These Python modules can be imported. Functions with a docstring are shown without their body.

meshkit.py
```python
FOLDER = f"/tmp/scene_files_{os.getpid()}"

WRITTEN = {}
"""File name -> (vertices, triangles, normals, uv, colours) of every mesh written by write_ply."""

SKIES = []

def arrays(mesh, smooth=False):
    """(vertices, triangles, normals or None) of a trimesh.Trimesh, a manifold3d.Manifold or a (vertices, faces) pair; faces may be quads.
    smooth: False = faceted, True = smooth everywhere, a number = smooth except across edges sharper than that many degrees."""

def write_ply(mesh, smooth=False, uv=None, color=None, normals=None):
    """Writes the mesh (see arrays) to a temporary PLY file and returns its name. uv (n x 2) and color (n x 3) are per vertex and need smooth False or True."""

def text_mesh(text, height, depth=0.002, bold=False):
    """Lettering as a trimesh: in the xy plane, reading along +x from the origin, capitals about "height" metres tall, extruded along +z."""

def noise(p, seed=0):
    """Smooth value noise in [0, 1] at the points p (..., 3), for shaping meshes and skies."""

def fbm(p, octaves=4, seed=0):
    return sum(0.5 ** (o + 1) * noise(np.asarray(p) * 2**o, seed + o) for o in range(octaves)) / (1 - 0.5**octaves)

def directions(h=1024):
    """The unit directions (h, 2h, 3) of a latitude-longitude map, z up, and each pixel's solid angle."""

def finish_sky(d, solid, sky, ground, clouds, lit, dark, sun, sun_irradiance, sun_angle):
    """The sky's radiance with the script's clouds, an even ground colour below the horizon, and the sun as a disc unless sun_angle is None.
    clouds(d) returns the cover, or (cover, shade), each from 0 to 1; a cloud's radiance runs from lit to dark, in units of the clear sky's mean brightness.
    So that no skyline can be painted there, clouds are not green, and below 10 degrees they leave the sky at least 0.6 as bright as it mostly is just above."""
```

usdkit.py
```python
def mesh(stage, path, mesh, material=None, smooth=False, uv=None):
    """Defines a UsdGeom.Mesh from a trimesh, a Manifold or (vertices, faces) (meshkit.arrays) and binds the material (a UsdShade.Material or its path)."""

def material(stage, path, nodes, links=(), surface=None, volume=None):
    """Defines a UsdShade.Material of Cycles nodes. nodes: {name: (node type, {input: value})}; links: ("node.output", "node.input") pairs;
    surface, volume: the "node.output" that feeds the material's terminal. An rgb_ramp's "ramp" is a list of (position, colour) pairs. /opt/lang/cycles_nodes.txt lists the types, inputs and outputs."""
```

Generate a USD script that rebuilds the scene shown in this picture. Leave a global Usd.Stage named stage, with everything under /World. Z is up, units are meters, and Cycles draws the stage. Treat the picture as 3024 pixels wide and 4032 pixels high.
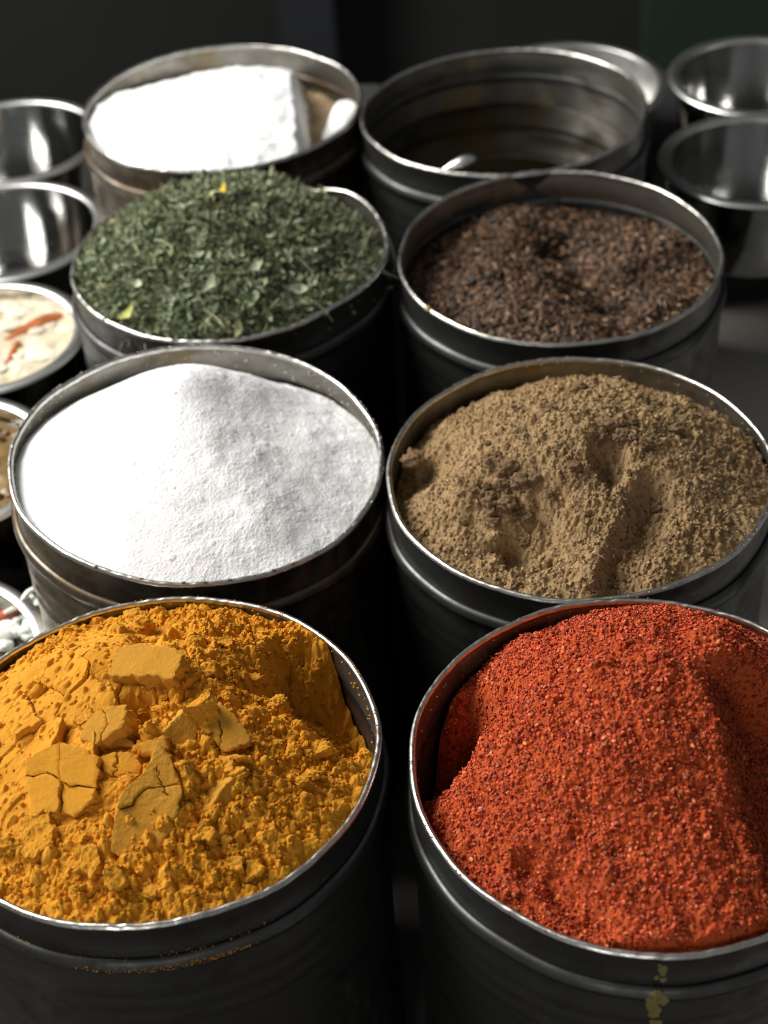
import math, numpy as np, trimesh, usdkit
from meshkit import noise, fbm
from shapely.geometry import Polygon, LineString, Point
from pxr import Usd, UsdGeom, UsdLux, UsdShade, Gf, Sdf, Vt

stage = Usd.Stage.CreateInMemory()
UsdGeom.SetStageUpAxis(stage, 'Z'); UsdGeom.SetStageMetersPerUnit(stage, 1.0)
W = UsdGeom.Xform.Define(stage, '/World'); stage.SetDefaultPrim(W.GetPrim())
UsdGeom.Scope.Define(stage, '/World/Looks')

# ------------------------------------------------------------------ camera
H = 0.19                                   # height of the tins' rims above the table
PITCH, ROLL, CAMZ, FPX = 0.69219, 0.06996, 0.43853 + H, 6664.0      # FPX: focal length in photo pixels (3024 wide)
cp, sp, cr, sr = math.cos(PITCH), math.sin(PITCH), math.cos(ROLL), math.sin(ROLL)
FWD = np.array([0, cp, -sp]); UP0 = np.array([0, sp, cp]); RT0 = np.array([1.0, 0, 0])
RT = cr * RT0 - sr * UP0
UP = sr * RT0 + cr * UP0
EYE = np.array([0, 0, CAMZ])
cam = UsdGeom.Camera.Define(stage, '/World/camera')
M = Gf.Matrix4d(*[float(x) for x in (*RT, 0, *UP, 0, *(-FWD), 0, *EYE, 1)])
cam.AddTransformOp().Set(M)
cam.CreateHorizontalApertureAttr(27.0)
cam.CreateFocalLengthAttr(27.0 * FPX / 3024)
cam.CreateFStopAttr(10.2)
cam.CreateFocusDistanceAttr(0.605)
cam.CreateClippingRangeAttr(Gf.Vec2f(0.02, 100))
cam.CreateExposureAttr(0.15)

# ------------------------------------------------------------------ light: one wide opening up on the left, weak room light
def rect(name, pos, target, w, h, intensity, color):
    l = UsdLux.RectLight.Define(stage, '/World/' + name)
    z = np.array(pos, float) - np.array(target, float); z /= np.linalg.norm(z)
    x = np.cross([0, 0, 1.0], z); x /= np.linalg.norm(x); y = np.cross(z, x)
    l.AddTransformOp().Set(Gf.Matrix4d(*[float(q) for q in (*x, 0, *y, 0, *z, 0, *pos, 1)]))
    l.CreateWidthAttr(w); l.CreateHeightAttr(h); l.CreateIntensityAttr(intensity); l.CreateColorAttr(Gf.Vec3f(*color))
    return l
rect('stall_lamp', (-1.10, 1.0, 1.26), (0, 0.6, 0.15), 0.95, 1.1, 16.8, (1.0, 0.975, 0.93))
rect('front_lamp', (-0.45, -1.3, 0.50), (0, 0.8, 0.15), 0.22, 0.9, 8.0, (1.0, 0.97, 0.93))
dm = usdkit.material(stage, '/World/Looks/room_glow', {'b': ('background_shader', {'color': (0.95, 0.98, 1.0), 'strength': 0.145})}, surface='b.background')
dome = UsdLux.DomeLight.Define(stage, '/World/room_light'); dome.CreateIntensityAttr(1.0)
UsdShade.MaterialBindingAPI.Apply(dome.GetPrim()).Bind(dm)

# ------------------------------------------------------------------ helpers
counts = {}
def numbered(path):
    k = counts.get(path, 0); counts[path] = k + 1
    return path if k == 0 else f'{path}_{k:03d}'
def tag(p, label=None, cat=None, group=None, kind=None):
    p = p.GetPrim() if hasattr(p, 'GetPrim') else p
    for k, v in (('label', label), ('category', cat), ('group', group), ('kind', kind)):
        if v: p.SetCustomDataByKey(k, v)
    return p
def thing(name, label, cat, loc=(0, 0, 0), group=None, kind=None):
    x = UsdGeom.Xform.Define(stage, numbered('/World/' + name)); x.AddTranslateOp().Set(Gf.Vec3d(*map(float, loc)))
    tag(x, label, cat, group, kind)
    return str(x.GetPath())
def part(parent, name, mesh, mat, smooth=False, label=None, kind=None):
    m = usdkit.mesh(stage, numbered((parent or '/World') + '/' + name), mesh, '/World/Looks/' + mat, smooth=smooth)
    tag(m, label, None, None, kind)
    return str(m.GetPath())
def ray(px, py):                             # px, py measured on a 1659 x 2212 print of the photograph
    u, v = px * 1.8228 - 1512, py * 1.8228 - 2016
    return u / FPX * RT - v / FPX * UP + FWD
def at(px, py, z):
    d = ray(px, py); return EYE + d * ((z - CAMZ) / d[2])
rng = np.random.default_rng(7)

def lathe(profile, n=144, wob=0.0, seed=0, tilt=(0, 0), fn=None):
    """profile: list of (r, z), open polyline; wob: radial wobble in metres"""
    p = np.array(profile, float); th = np.arange(n) * 2 * np.pi / n
    w = wob * (np.sin(2 * th + seed) + .6 * np.sin(3 * th + 2.1 * seed) + .35 * np.sin(7 * th + 5 * seed) + .25 * np.sin(13 * th + seed))
    r = p[:, 0][:, None] + w[None, :] * np.clip(p[:, 1] / H, 0, 1)[:, None] ** 2 * (p[:, 0][:, None] > .01)
    z = np.repeat(p[:, 1][:, None], n, 1)
    x, y = r * np.cos(th), r * np.sin(th)
    z = z + np.clip(z / H, 0, 1.05) ** 3 * (tilt[0] * x + tilt[1] * y)
    if fn is not None: x, y, z = fn(x, y, z, th)
    v = np.stack([x, y, z], -1).reshape(-1, 3)
    i, j = np.meshgrid(np.arange(len(p) - 1), np.arange(n), indexing='ij')
    a, b = i * n + j, i * n + (j + 1) % n
    q = np.stack([a, b, b + n, a + n], -1).reshape(-1, 4)
    return v, np.vstack([q[:, [0, 1, 2]], q[:, [0, 2, 3]]])
def ring(R, z, rr, rz, n=144, k=12, **kw):
    t = np.linspace(0, -2 * np.pi, k + 1)
    return lathe([(R + rr * math.cos(a), z + rz * math.sin(a)) for a in -t], n, **kw)
def tube(pts, rad, sides=8):
    pts = np.array(pts, float); t = np.gradient(pts, axis=0); t /= np.linalg.norm(t, axis=1, keepdims=True) + 1e-12
    ref = np.array([0.3, 0.2, 1.0]); a = np.cross(t, ref); a /= np.linalg.norm(a, axis=1, keepdims=True); b = np.cross(t, a)
    th = np.arange(sides) * 2 * np.pi / sides; rad = np.broadcast_to(rad, len(pts))
    v = (pts[:, None] + rad[:, None, None] * (np.cos(th)[None, :, None] * a[:, None] + np.sin(th)[None, :, None] * b[:, None])).reshape(-1, 3)
    i, j = np.meshgrid(np.arange(len(pts) - 1), np.arange(sides), indexing='ij')
    q0, q1 = i * sides + j, i * sides + (j + 1) % sides
    q = np.stack([q0, q1, q1 + sides, q0 + sides], -1).reshape(-1, 4)
    f = np.vstack([q[:, [0, 1, 2]], q[:, [0, 2, 3]]])
    n = len(v); v = np.vstack([v, pts[0], pts[-1]]); e = (len(pts) - 1) * sides
    cap = [[n, (k + 1) % sides, k] for k in range(sides)] + [[n + 1, e + k, e + (k + 1) % sides] for k in range(sides)]
    return v, np.vstack([f, cap])
def lump(size, seed, sub=2, rough=0.45, freq=2.0):
    m = trimesh.creation.icosphere(sub, 1.0); v = np.array(m.vertices)
    v = v * (1 - rough + 2 * rough * fbm(v * freq + seed * 7.31, 3, seed)[:, None])
    return v * np.asarray(size), np.array(m.faces)

# ------------------------------------------------------------------ materials
def mat(name, nodes, links, surface='p.BSDF', **k):
    return usdkit.material(stage, '/World/Looks/' + name, nodes, links, surface=surface, **k)
def powder(name, c0, c1, c2, scale=260, rough=0.95, sss=0.0, bump=0.25, bscale=1500, spec=0.25, bdist=0.0006, vscale=900, vmix=.3):
    n = {'tc': ('texture_coordinate', {}), 'n1': ('noise_texture', {'scale': float(scale), 'detail': 4.0, 'roughness': 0.65}),
         'n2': ('noise_texture', {'scale': float(bscale), 'detail': 3.0, 'roughness': 0.6}), 'n3': ('noise_texture', {'scale': 28.0, 'detail': 2.0}),
         'r': ('rgb_ramp', {'ramp': [(.3, c0), (.5, c1), (.7, c2)]}), 'av': ('math', {'math_type': 'multiply_add', 'value2': 0.45, 'value3': 0.275}),
         'vo': ('voronoi_texture', {'scale': float(vscale)}), 'sc': ('separate_color', {}), 'vm': ('math', {'math_type': 'multiply_add', 'value2': vmix, 'value3': -.5 * vmix}), 'ad': ('math', {'math_type': 'add'}),
         'sm': ('math', {'math_type': 'multiply_add', 'value2': 0.55}), 
         'b': ('bump', {'strength': float(bump), 'distance': bdist}), 'p': ('principled_bsdf', {'roughness': float(rough), 'specular_ior_level': spec, 'diffuse_roughness': 0.6,
         **({'subsurface_weight': sss, 'subsurface_scale': 0.002, 'subsurface_radius': (1.0, .9, .8)} if sss else {})})}
    mat(name, n, [('tc.object', 'n1.vector'), ('tc.object', 'n2.vector'), ('tc.object', 'n3.vector'), ('n3.fac', 'av.value1'), ('n1.fac', 'sm.value1'), ('av.value', 'sm.value3'),
                  ('tc.object', 'vo.vector'), ('vo.color', 'sc.color'), ('sc.r', 'vm.value1'), ('sm.value', 'ad.value1'), ('vm.value', 'ad.value2'), ('ad.value', 'r.fac'), ('r.color', 'p.base_color'), ('n2.fac', 'b.height'), ('b.normal', 'p.normal')])
def tinmetal(name, base, grime, stain, r0=.30, r1=.62, gpos=(.42, .68), metallic=1.0, spos=(.60, .74), stretch=(30, 30, 60)):
    n = {'tc': ('texture_coordinate', {}), 'm': ('mapping', {'scale': stretch}),
         'n1': ('noise_texture', {'scale': 1.0, 'detail': 6.0, 'roughness': 0.65, 'distortion': 0.4}),
         'm2': ('mapping', {'scale': (22, 22, 7)}), 'n2': ('noise_texture', {'scale': 1.0, 'detail': 5.0, 'roughness': 0.7}),
         'n3': ('noise_texture', {'scale': 420.0, 'detail': 3.0}),
         'm4': ('mapping', {'scale': (14, 14, 260)}), 'n4': ('noise_texture', {'scale': 1.0, 'detail': 3.0}),
         'g': ('rgb_ramp', {'ramp': [(gpos[0], (0, 0, 0)), (gpos[1], (1, 1, 1))]}), 's': ('rgb_ramp', {'ramp': [(spos[0], (0, 0, 0)), (spos[1], (1, 1, 1))]}),
         'c1': ('mix', {'color1': base, 'color2': grime}), 'c2': ('mix', {'color2': stain}),
         'ro': ('map_range', {'from_min': 0.3, 'from_max': 0.7, 'to_min': r0, 'to_max': r1}),
         'me': ('map_range', {'from_min': 0.0, 'from_max': 1.0, 'to_min': metallic, 'to_max': 0.25}),
         'ad': ('math', {'math_type': 'add'}),
         'b': ('bump', {'strength': 0.14, 'distance': 0.0004}), 'p': ('principled_bsdf', {'metallic': metallic})}
    mat(name, n, [('tc.object', 'm.vector'), ('m.vector', 'n1.vector'), ('tc.object', 'm2.vector'), ('m2.vector', 'n2.vector'), ('tc.object', 'n3.vector'), ('tc.object', 'm4.vector'), ('m4.vector', 'n4.vector'),
                  ('n1.fac', 'g.fac'), ('n2.fac', 's.fac'), ('g.color', 'c1.fac'), ('c1.color', 'c2.color1'), ('s.color', 'c2.fac'), ('c2.color', 'p.base_color'),
                  ('n1.fac', 'ro.value'), ('ro.result', 'p.roughness'), ('s.color', 'me.value'), ('me.result', 'p.metallic'), ('n3.fac', 'ad.value1'), ('n4.fac', 'ad.value2'), ('ad.value', 'b.height'), ('b.normal', 'p.normal')])
def plain(name, c, rough=.5, metallic=0.0, var=.25, scale=40, spec=.5, **kw):
    d = tuple(x * (1 - var) for x in c); e = tuple(min(1, x * (1 + var)) for x in c)
    n = {'tc': ('texture_coordinate', {}), 'oi': ('object_info', {}), 'n1': ('noise_texture', {'scale': float(scale), 'detail': 4.0}), 'r': ('rgb_ramp', {'ramp': [(.3, d), (.7, e)]}),
         'a': ('math', {'math_type': 'multiply_add', 'value2': 0.5}), 'a2': ('math', {'math_type': 'multiply', 'value2': 0.5}),
         'p': ('principled_bsdf', {'roughness': rough, 'metallic': metallic, 'specular_ior_level': spec, **kw})}
    mat(name, n, [('tc.object', 'n1.vector'), ('n1.fac', 'a.value1'), ('oi.random', 'a2.value1'), ('a2.value', 'a.value3'), ('a.value', 'r.fac'), ('r.color', 'p.base_color')])

tinmetal('aged_tin', (.105, .107, .105), (.045, .043, .036), (.09, .07, .04), r0=.36, r1=.66)
tinmetal('brown_tin', (.17, .155, .13), (.08, .06, .042), (.13, .085, .045), gpos=(.36, .6), spos=(.5, .66))
tinmetal('inner_tin', (.26, .25, .225), (.13, .115, .08), (.22, .15, .05), r0=.34, r1=.6, spos=(.57, .72))
tinmetal('worn_rim', (.62, .61, .58), (.34, .32, .28), (.3, .24, .12), r0=.22, r1=.45, stretch=(160, 160, 160), spos=(.66, .74))
tinmetal('rust_floor', (.24, .17, .10), (.16, .10, .05), (.36, .24, .13), metallic=.3)
tinmetal('bright_steel', (.74, .74, .73), (.60, .60, .58), (.55, .52, .46), r0=.05, r1=.13, spos=(.72, .85), metallic=1.0)
tinmetal('satin_steel', (.72, .72, .70), (.55, .55, .52), (.5, .47, .40), r0=.28, r1=.40, spos=(.72, .85))
powder('turmeric_powder', (.48, .180, .008), (.58, .245, .013), (.62, .285, .020), scale=150, bump=.35)
powder('turmeric_crust', (.50, .225, .016), (.54, .25, .022), (.57, .275, .028), scale=120, bump=.5, bscale=900)
powder('chili_powder', (.20, .019, .006), (.34, .040, .010), (.48, .082, .017), scale=300, vmix=.75, vscale=950, bump=.6, bscale=1800)
powder('salt_crystals', (.86, .87, .88), (.90, .905, .91), (.93, .93, .93), scale=300, bump=.5, bscale=2200, sss=0.0, rough=.6)
powder('brown_masala', (.085, .047, .020), (.215, .130, .060), (.35, .235, .115), scale=300, vmix=.5, vscale=850, bump=.7, bscale=1500)
powder('masala_clod', (.05, .026, .013), (.11, .062, .03), (.20, .125, .065), scale=750, bump=.7, bscale=1500)
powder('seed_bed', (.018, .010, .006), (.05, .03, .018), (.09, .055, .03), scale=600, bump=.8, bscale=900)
powder('leaf_bed', (.03, .04, .02), (.075, .095, .05), (.13, .155, .09), scale=500, bump=.8, bscale=900)
plain('chili_flake', (.42, .056, .012), rough=.6, var=.5, scale=300)
plain('chili_flake_pale', (.52, .135, .032), rough=.5, var=.3, scale=300)
plain('chili_dark', (.20, .020, .007), rough=.8, var=.4, scale=300, spec=.1)
plain('chili_skin', (.32, .032, .008), rough=.7, var=.4, scale=300, spec=.15)
plain('cumin_brown', (.098, .052, .027), rough=.5, var=.6, scale=500, spec=.25)
plain('cumin_pale', (.24, .155, .09), rough=.5, var=.3, scale=500)
plain('cumin_dark', (.026, .015, .009), rough=.5, var=.4, scale=500, spec=.25)
for nm, c in (('leaf_green', (.215, .252, .142)), ('leaf_dark', (.130, .162, .088)), ('leaf_grey', (.30, .33, .22)), ('leaf_olive', (.26, .255, .135)), ('leaf_yellow', (.40, .42, .14)), ('leaf_stem', (.24, .23, .13)), ('petal_yellow', (.75, .50, .04))):
    plain(nm, c, rough=.75, var=.35, scale=220, spec=.3)
plain('brown_residue', (.40, .28, .16), rough=.7, var=.3, scale=60)
plain('grain_tan', (.30, .20, .098), rough=.9, var=.4, scale=600, spec=.2)
plain('grain_brown', (.20, .125, .06), rough=.9, var=.4, scale=600, spec=.2)
plain('grain_dark', (.11, .065, .033), rough=.9, var=.4, scale=600, spec=.2)
plain('grain_turmeric', (.54, .215, .012), rough=.95, var=.15, scale=600, spec=.15)
plain('masala_fibre', (.45, .33, .18), rough=.8, var=.3)
plain('black_board', (.012, .012, .013), rough=.7, var=.4, scale=30)
plain('wall_paint', (.021, .023, .020), rough=.9, var=.5, scale=2.2)
plain('green_cloth', (.014, .034, .023), rough=.9, var=.3, scale=6)
plain('blue_black_post', (.012, .014, .018), rough=.8)
plain('floor_dirt', (.05, .048, .045), rough=.9, var=.4, scale=3)
plain('cream_sauce', (.52, .45, .32), rough=.35, var=.25, scale=70)
plain('pepper_orange', (.45, .125, .02), rough=.45, var=.5, scale=90)
plain('sauce_curd', (.62, .57, .46), rough=.45, var=.1)
plain('brown_pickle', (.26, .17, .065), rough=.25, var=.5, scale=90)
plain('pickle_bit', (.13, .05, .025), rough=.3, var=.5, scale=90)
plain('salad_green', (.075, .065, .02), rough=.5, var=.5, scale=120)
plain('onion_white', (.78, .80, .72), rough=.4, var=.12, scale=90)
plain('carrot_red', (.42, .10, .05), rough=.4, var=.3, scale=90)
plain('oil_dark', (.005, .0035, .001), rough=.04, var=.3, scale=20)
plain('dried_paste', (.30, .25, .07), rough=.7, var=.45, scale=400)
plain('wire', (.45, .44, .40), rough=.35, metallic=1.0)
n = {'tc': ('texture_coordinate', {}), 'm': ('mapping', {'scale': (4, 14, 4)}), 'n1': ('noise_texture', {'scale': 2.5, 'detail': 6.0, 'roughness': .65}), 'n2': ('noise_texture', {'scale': 9.0, 'detail': 4.0}),
     'r': ('rgb_ramp', {'ramp': [(.32, (.28, .28, .27)), (.47, (.50, .47, .42)), (.58, (.55, .45, .36)), (.72, (.62, .58, .50))]}), 'b': ('bump', {'strength': .3, 'distance': .003}), 'p': ('principled_bsdf', {'roughness': .6})}
mat('table_top', n, [('tc.object', 'n1.vector'), ('tc.object', 'm.vector'), ('m.vector', 'n2.vector'), ('n1.fac', 'r.fac'), ('r.color', 'p.base_color'), ('n2.fac', 'b.height'), ('b.normal', 'p.normal')])

plain('shade_dark_plank', (.045, .038, .032), rough=.7, var=.5, scale=14)  # shade in the gaps between the tins, put into a darker plank colour

# ------------------------------------------------------------------ setting
def box(x0, x1, y0, y1, z0, z1, bev=0.0):
    if not bev:
        m = trimesh.creation.box([x1 - x0, y1 - y0, z1 - z0]); m.apply_translation([(x0 + x1) / 2, (y0 + y1) / 2, (z0 + z1) / 2]); return m
    import manifold3d as mf
    pts = []
    for sx in (0, 1):
        for sy in (0, 1):
            for sz in (0, 1):
                c = np.array([x1 if sx else x0, y1 if sy else y0, z1 if sz else z0]); s = np.array([-1 if sx else 1, -1 if sy else 1, -1 if sz else 1]) * bev
                for k in range(3):
                    q = c + s; q[k] = c[k]; pts.append(q)
    return trimesh.Trimesh(np.array(pts), []).convex_hull
t = thing('table', 'worn brown and grey stall table top under all the tins', 'table', kind='structure')
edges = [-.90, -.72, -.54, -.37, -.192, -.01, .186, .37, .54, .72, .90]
for k in range(10): part(t, 'plank', box(edges[k] + .001, edges[k + 1] - .001, -.1, 1.16, -.04, -.0006 * (k % 3), .003), 'table_top' if k > 5 else 'shade_dark_plank')
part(None, 'floor', box(-4, 4, -1.5, 3.2, -.86, -.8), 'floor_dirt'); tag(stage.GetPrimAtPath('/World/floor'), 'dark floor behind the table', 'floor', None, 'structure')
w = part(None, 'wall', box(-4, 4, 2.5, 2.6, -.79, 2.6), 'wall_paint'); tag(stage.GetPrimAtPath(w), 'dark blurred back wall of the stall', 'wall', None, 'structure')

# ------------------------------------------------------------------ the tins
Rt = 0.080
TINS = {  # centre x, y, rim tilt
 'sugar': (-.0769, .9071, -.004, .005), 'oil': (.0833, .8775, .025, -.012), 'green': (-.0683, .7406, .023, -.0075), 'cumin': (.0950, .7199, .0025, .012),
 'salt': (-.0775, .5757, -.088, .030), 'brown': (.0818, .5482, -.0015, .011), 'turmeric': (-.0871, .4092, .0046, -.029), 'chili': (.0825, .3877, .004, .012)}
def rim_fn(dent, seed):
    def f(x, y, z, th):
        if dent is not None: x, y, z = dent(x, y, z, th)
        q = np.stack([np.cos(th) * 26, np.sin(th) * 26, 0 * th + seed], -1); e = (noise(q, int(seed)) - .5) * .0005 + (noise(q * 4, int(seed) + 1) - .5) * .0003
        return x, y, z + e[None, :]
    return f
def make_tin(key, label, seed, body='aged_tin', beads=1, dent=None):
    cx, cy, tx, ty = TINS[key]
    t = thing('spice_tin', label, 'tin', (cx, cy, 0), 'large steel spice tins in two rows')
    kw = dict(n=192, wob=.0007, seed=seed, tilt=(tx, ty), fn=dent)
    zb = H - .0185
    outer = [(Rt - .004, .0), (Rt - .001, .001), (Rt, .004)] + [(Rt, z) for z in np.linspace(.02, zb - .034, 5)]
    for k in range(3):
        z = zb - .030 + k * .008
        outer += [(Rt, z - .002), (Rt + .0005, z), (Rt, z + .002)]
    outer += [(Rt - .0002, zb - .0045), (Rt - .0004, zb + .0045), (Rt - .0009, zb + .007), (Rt - .0011, zb + .011), (Rt - .0004, H - .003), (Rt - .0002, H - .0006)]
    inner = [(Rt - .0014, H - .0006), (Rt - .0017, H - .004), (Rt - .0022, zb + .010), (Rt - .0018, zb + .006), (Rt - .0006, zb + .001), (Rt - .0018, zb - .005), (Rt - .0014, zb - .02), (Rt - .0014, .006), (Rt - .006, .0025)]
    part(t, 'outer_wall', lathe(outer, **kw), body, smooth=40)
    part(t, 'inner_wall', lathe(inner, **kw), 'inner_tin', smooth=40)
    part(t, 'rim', ring(Rt - .0009, H - .0006, .0012, .0014, k=8, wob=.0007, seed=seed, tilt=(tx, ty), fn=rim_fn(dent, seed), n=432), 'worn_rim', smooth=True)
    part(t, 'bead', ring(Rt + .0003, zb, .0021, .0036, k=10, **kw), body, smooth=True)
    v, f = lathe([(.0005, .002), (Rt - .007, .002)], n=64)
    part(t, 'floor_plate', (v, f[:, ::-1]), 'rust_floor')
    return t
def dent_green(x, y, z, th):
    w = np.exp(-((th - 1.02) / .16) ** 2) * np.clip((z - .15) / .04, 0, 1) ** 2; w2 = np.exp(-((th - .62) / .2) ** 2) * np.clip((z - .15) / .04, 0, 1) ** 2
    w3 = np.exp(-((((th + .9) % (2 * np.pi) + np.pi) % (2 * np.pi) - np.pi) / .3) ** 2) * np.clip((z - .15) / .04, 0, 1) ** 2
    s = 1 - .05 * w + .022 * w2 - .03 * w3
    return x * s, y * s, z - .003 * w
tsugar = make_tin('sugar', 'steel tin at the back left holding white sugar with a cut edge', 1.0, 'brown_tin')
toil = make_tin('oil', 'steel tin at the back holding dark oil, nothing heaped in it', 2.3)
tgreen = make_tin('green', 'dented steel tin holding the dried green leaves', 3.1, 'aged_tin', dent=dent_green)
tcumin = make_tin('cumin', 'steel tin holding brown cumin seeds below its rim', 4.4)
tsalt = make_tin('salt', 'brown stained steel tin holding the white salt heap', 5.2, 'brown_tin')
tbrown = make_tin('brown', 'steel tin holding the ground brown spice', 6.6)
tturm = make_tin('turmeric', 'steel tin at the front left holding yellow turmeric', 7.9)
tchili = make_tin('chili', 'steel tin at the front right holding red chili', 9.1)
# wire on the leaf tin's right side, pale tapered steel tab on the oil tin's near rim
a = np.linspace(0, 1, 14)
wx = np.stack([.0795 * np.cos(-.35 + .55 * a) + .0035 * np.sin(a * np.pi), .0795 * np.sin(-.35 + .55 * a), H + .002 - .014 * np.sin(a * np.pi)], 1)
part(tgreen, 'wire_loop', tube(wx, .0006), 'wire', True)
wx2 = np.stack([.0800 * np.cos(-.32 + .1 * a) - .012 + .020 * a, .0800 * np.sin(-.32 + .1 * a) - .006 * a, H + .004 - .012 * a], 1)
part(tgreen, 'wire_loop', tube(wx2, .0005), 'wire', True)
A, B = at(958, 368, H - .001) - [*TINS['oil'][:2], 0], at(1026, 341, H + .003) - [*TINS['oil'][:2], 0]
tt = np.linspace(0, 1, 9)[:, None]; tv, tf = tube(A + (B - A) * tt, np.array([.0012, .0018, .0026, .0032, .0036, .0038, .0036, .0029, .0016]), 10)
part(toil, 'bent_lip', (tv, tf), 'satin_steel', True)
zb = H - .0185; g = np.random.default_rng(8)
vs, fs, nv = [], [], 0                                            # dried drip down the chili tin's front
for k in range(46):
    q = g.random() ** .8; zk = H - .004 - .040 * q; r_ = Rt - .0007 if zk > zb + .004 else Rt + .0002 + (.0022 * math.sqrt(max(0, 1 - ((zk - zb) / .0038) ** 2)) if abs(zk - zb) < .0037 else 0)
    th_ = math.radians(-95.5) + .012 * g.normal() * (1.6 if abs(zk - zb) < .004 else .8) + .008 * math.sin(q * 9); w_ = .0005 + .0010 * g.random() + (.0006 if abs(zk - zb) < .004 else 0)
    lv, lf = lump(np.array([1, 1, 1.5]) * w_, k + 900, 2, .5); lv = lv * [1, .35, 1]; c_, s_2 = math.cos(th_ + np.pi / 2), math.sin(th_ + np.pi / 2)
    lv = np.c_[lv[:, 0] * c_ - lv[:, 1] * s_2, lv[:, 0] * s_2 + lv[:, 1] * c_, lv[:, 2]]; vs.append(lv + [r_ * math.cos(th_), r_ * math.sin(th_), zk]); fs.append(lf + nv); nv += len(lv)
part(tchili, 'dried_drip', (np.vstack(vs), np.vstack(fs)), 'dried_paste', True)
for tin_, key_, m_, cnt, sz in ((tturm, 'turmeric', 'grain_turmeric', 330, .00030), (tchili, 'chili', 'chili_flake', 240, .00030), (tsalt, 'salt', 'salt_crystals', 260, .00026), (tbrown, 'brown', 'grain_tan', 240, .00030)):
    vs, fs, nv = [], [], 0
    for k in range(cnt):
        a = g.random() * 6.2832; inn = g.random(); r_ = Rt - .0008 if inn < .35 else Rt - .0026; lv, lf = lump(np.array([1, 1, .7]) * sz * (.4 + g.random()), k, 1, .4)
        zk = (H + .0006) if inn < .35 else H - .001 - .009 * g.random() ** 2
        vs.append(lv + [r_ * math.cos(a), r_ * math.sin(a), zk + TINS[key_][2] * r_ * math.cos(a) + TINS[key_][3] * r_ * math.sin(a)]); fs.append(lf + nv); nv += len(lv)
    part(tin_, 'rim_dust', (np.vstack(vs), np.vstack(fs)), m_, True, kind='stuff')
vs, fs, nv = [], [], 0
for k in range(900):
    th_ = math.radians(-68 + 17 * g.normal()); zk = zb + .0015 + .0022 * abs(g.normal()); lv, lf = lump(np.array([.00017, .00017, .00012]) * (.4 + g.random()), k, 1, .3)
    r_ = Rt + .0003 + .0021 * math.sqrt(max(0, 1 - ((zk - zb) / .0036) ** 2)) if zk < zb + .0034 else Rt - .0002
    vs.append(lv + [r_ * math.cos(th_), r_ * math.sin(th_), zk]); fs.append(lf + nv); nv += len(lv)
part(tturm, 'spilled_powder', (np.vstack(vs), np.vstack(fs)), 'turmeric_powder', True, kind='stuff')
for k, th_ in enumerate((-118, -104, -92, -86, -79, -72, -66, -60, -52)):
    a = math.radians(th_); lv, lf = lump(np.array([.0009, .0006, .0005]) * (.6 + .7 * g.random()), k + 60, 2, .4)
    part(tsalt, 'dirt_speck', (lv + [.0796 * math.cos(a), .0796 * math.sin(a), H + .0006 + TINS['salt'][2] * .0796 * math.cos(a) + TINS['salt'][3] * .0796 * math.sin(a)], lf), 'masala_clod', True)
a = math.radians(-148); lv, lf = lump(np.array([.0012, .0022, .0008]), 77, 2, .4); part(tcumin, 'dried_paste', (lv + [.0797 * math.cos(a), .0797 * math.sin(a), H - .0002], lf), 'dried_paste', True)

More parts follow.
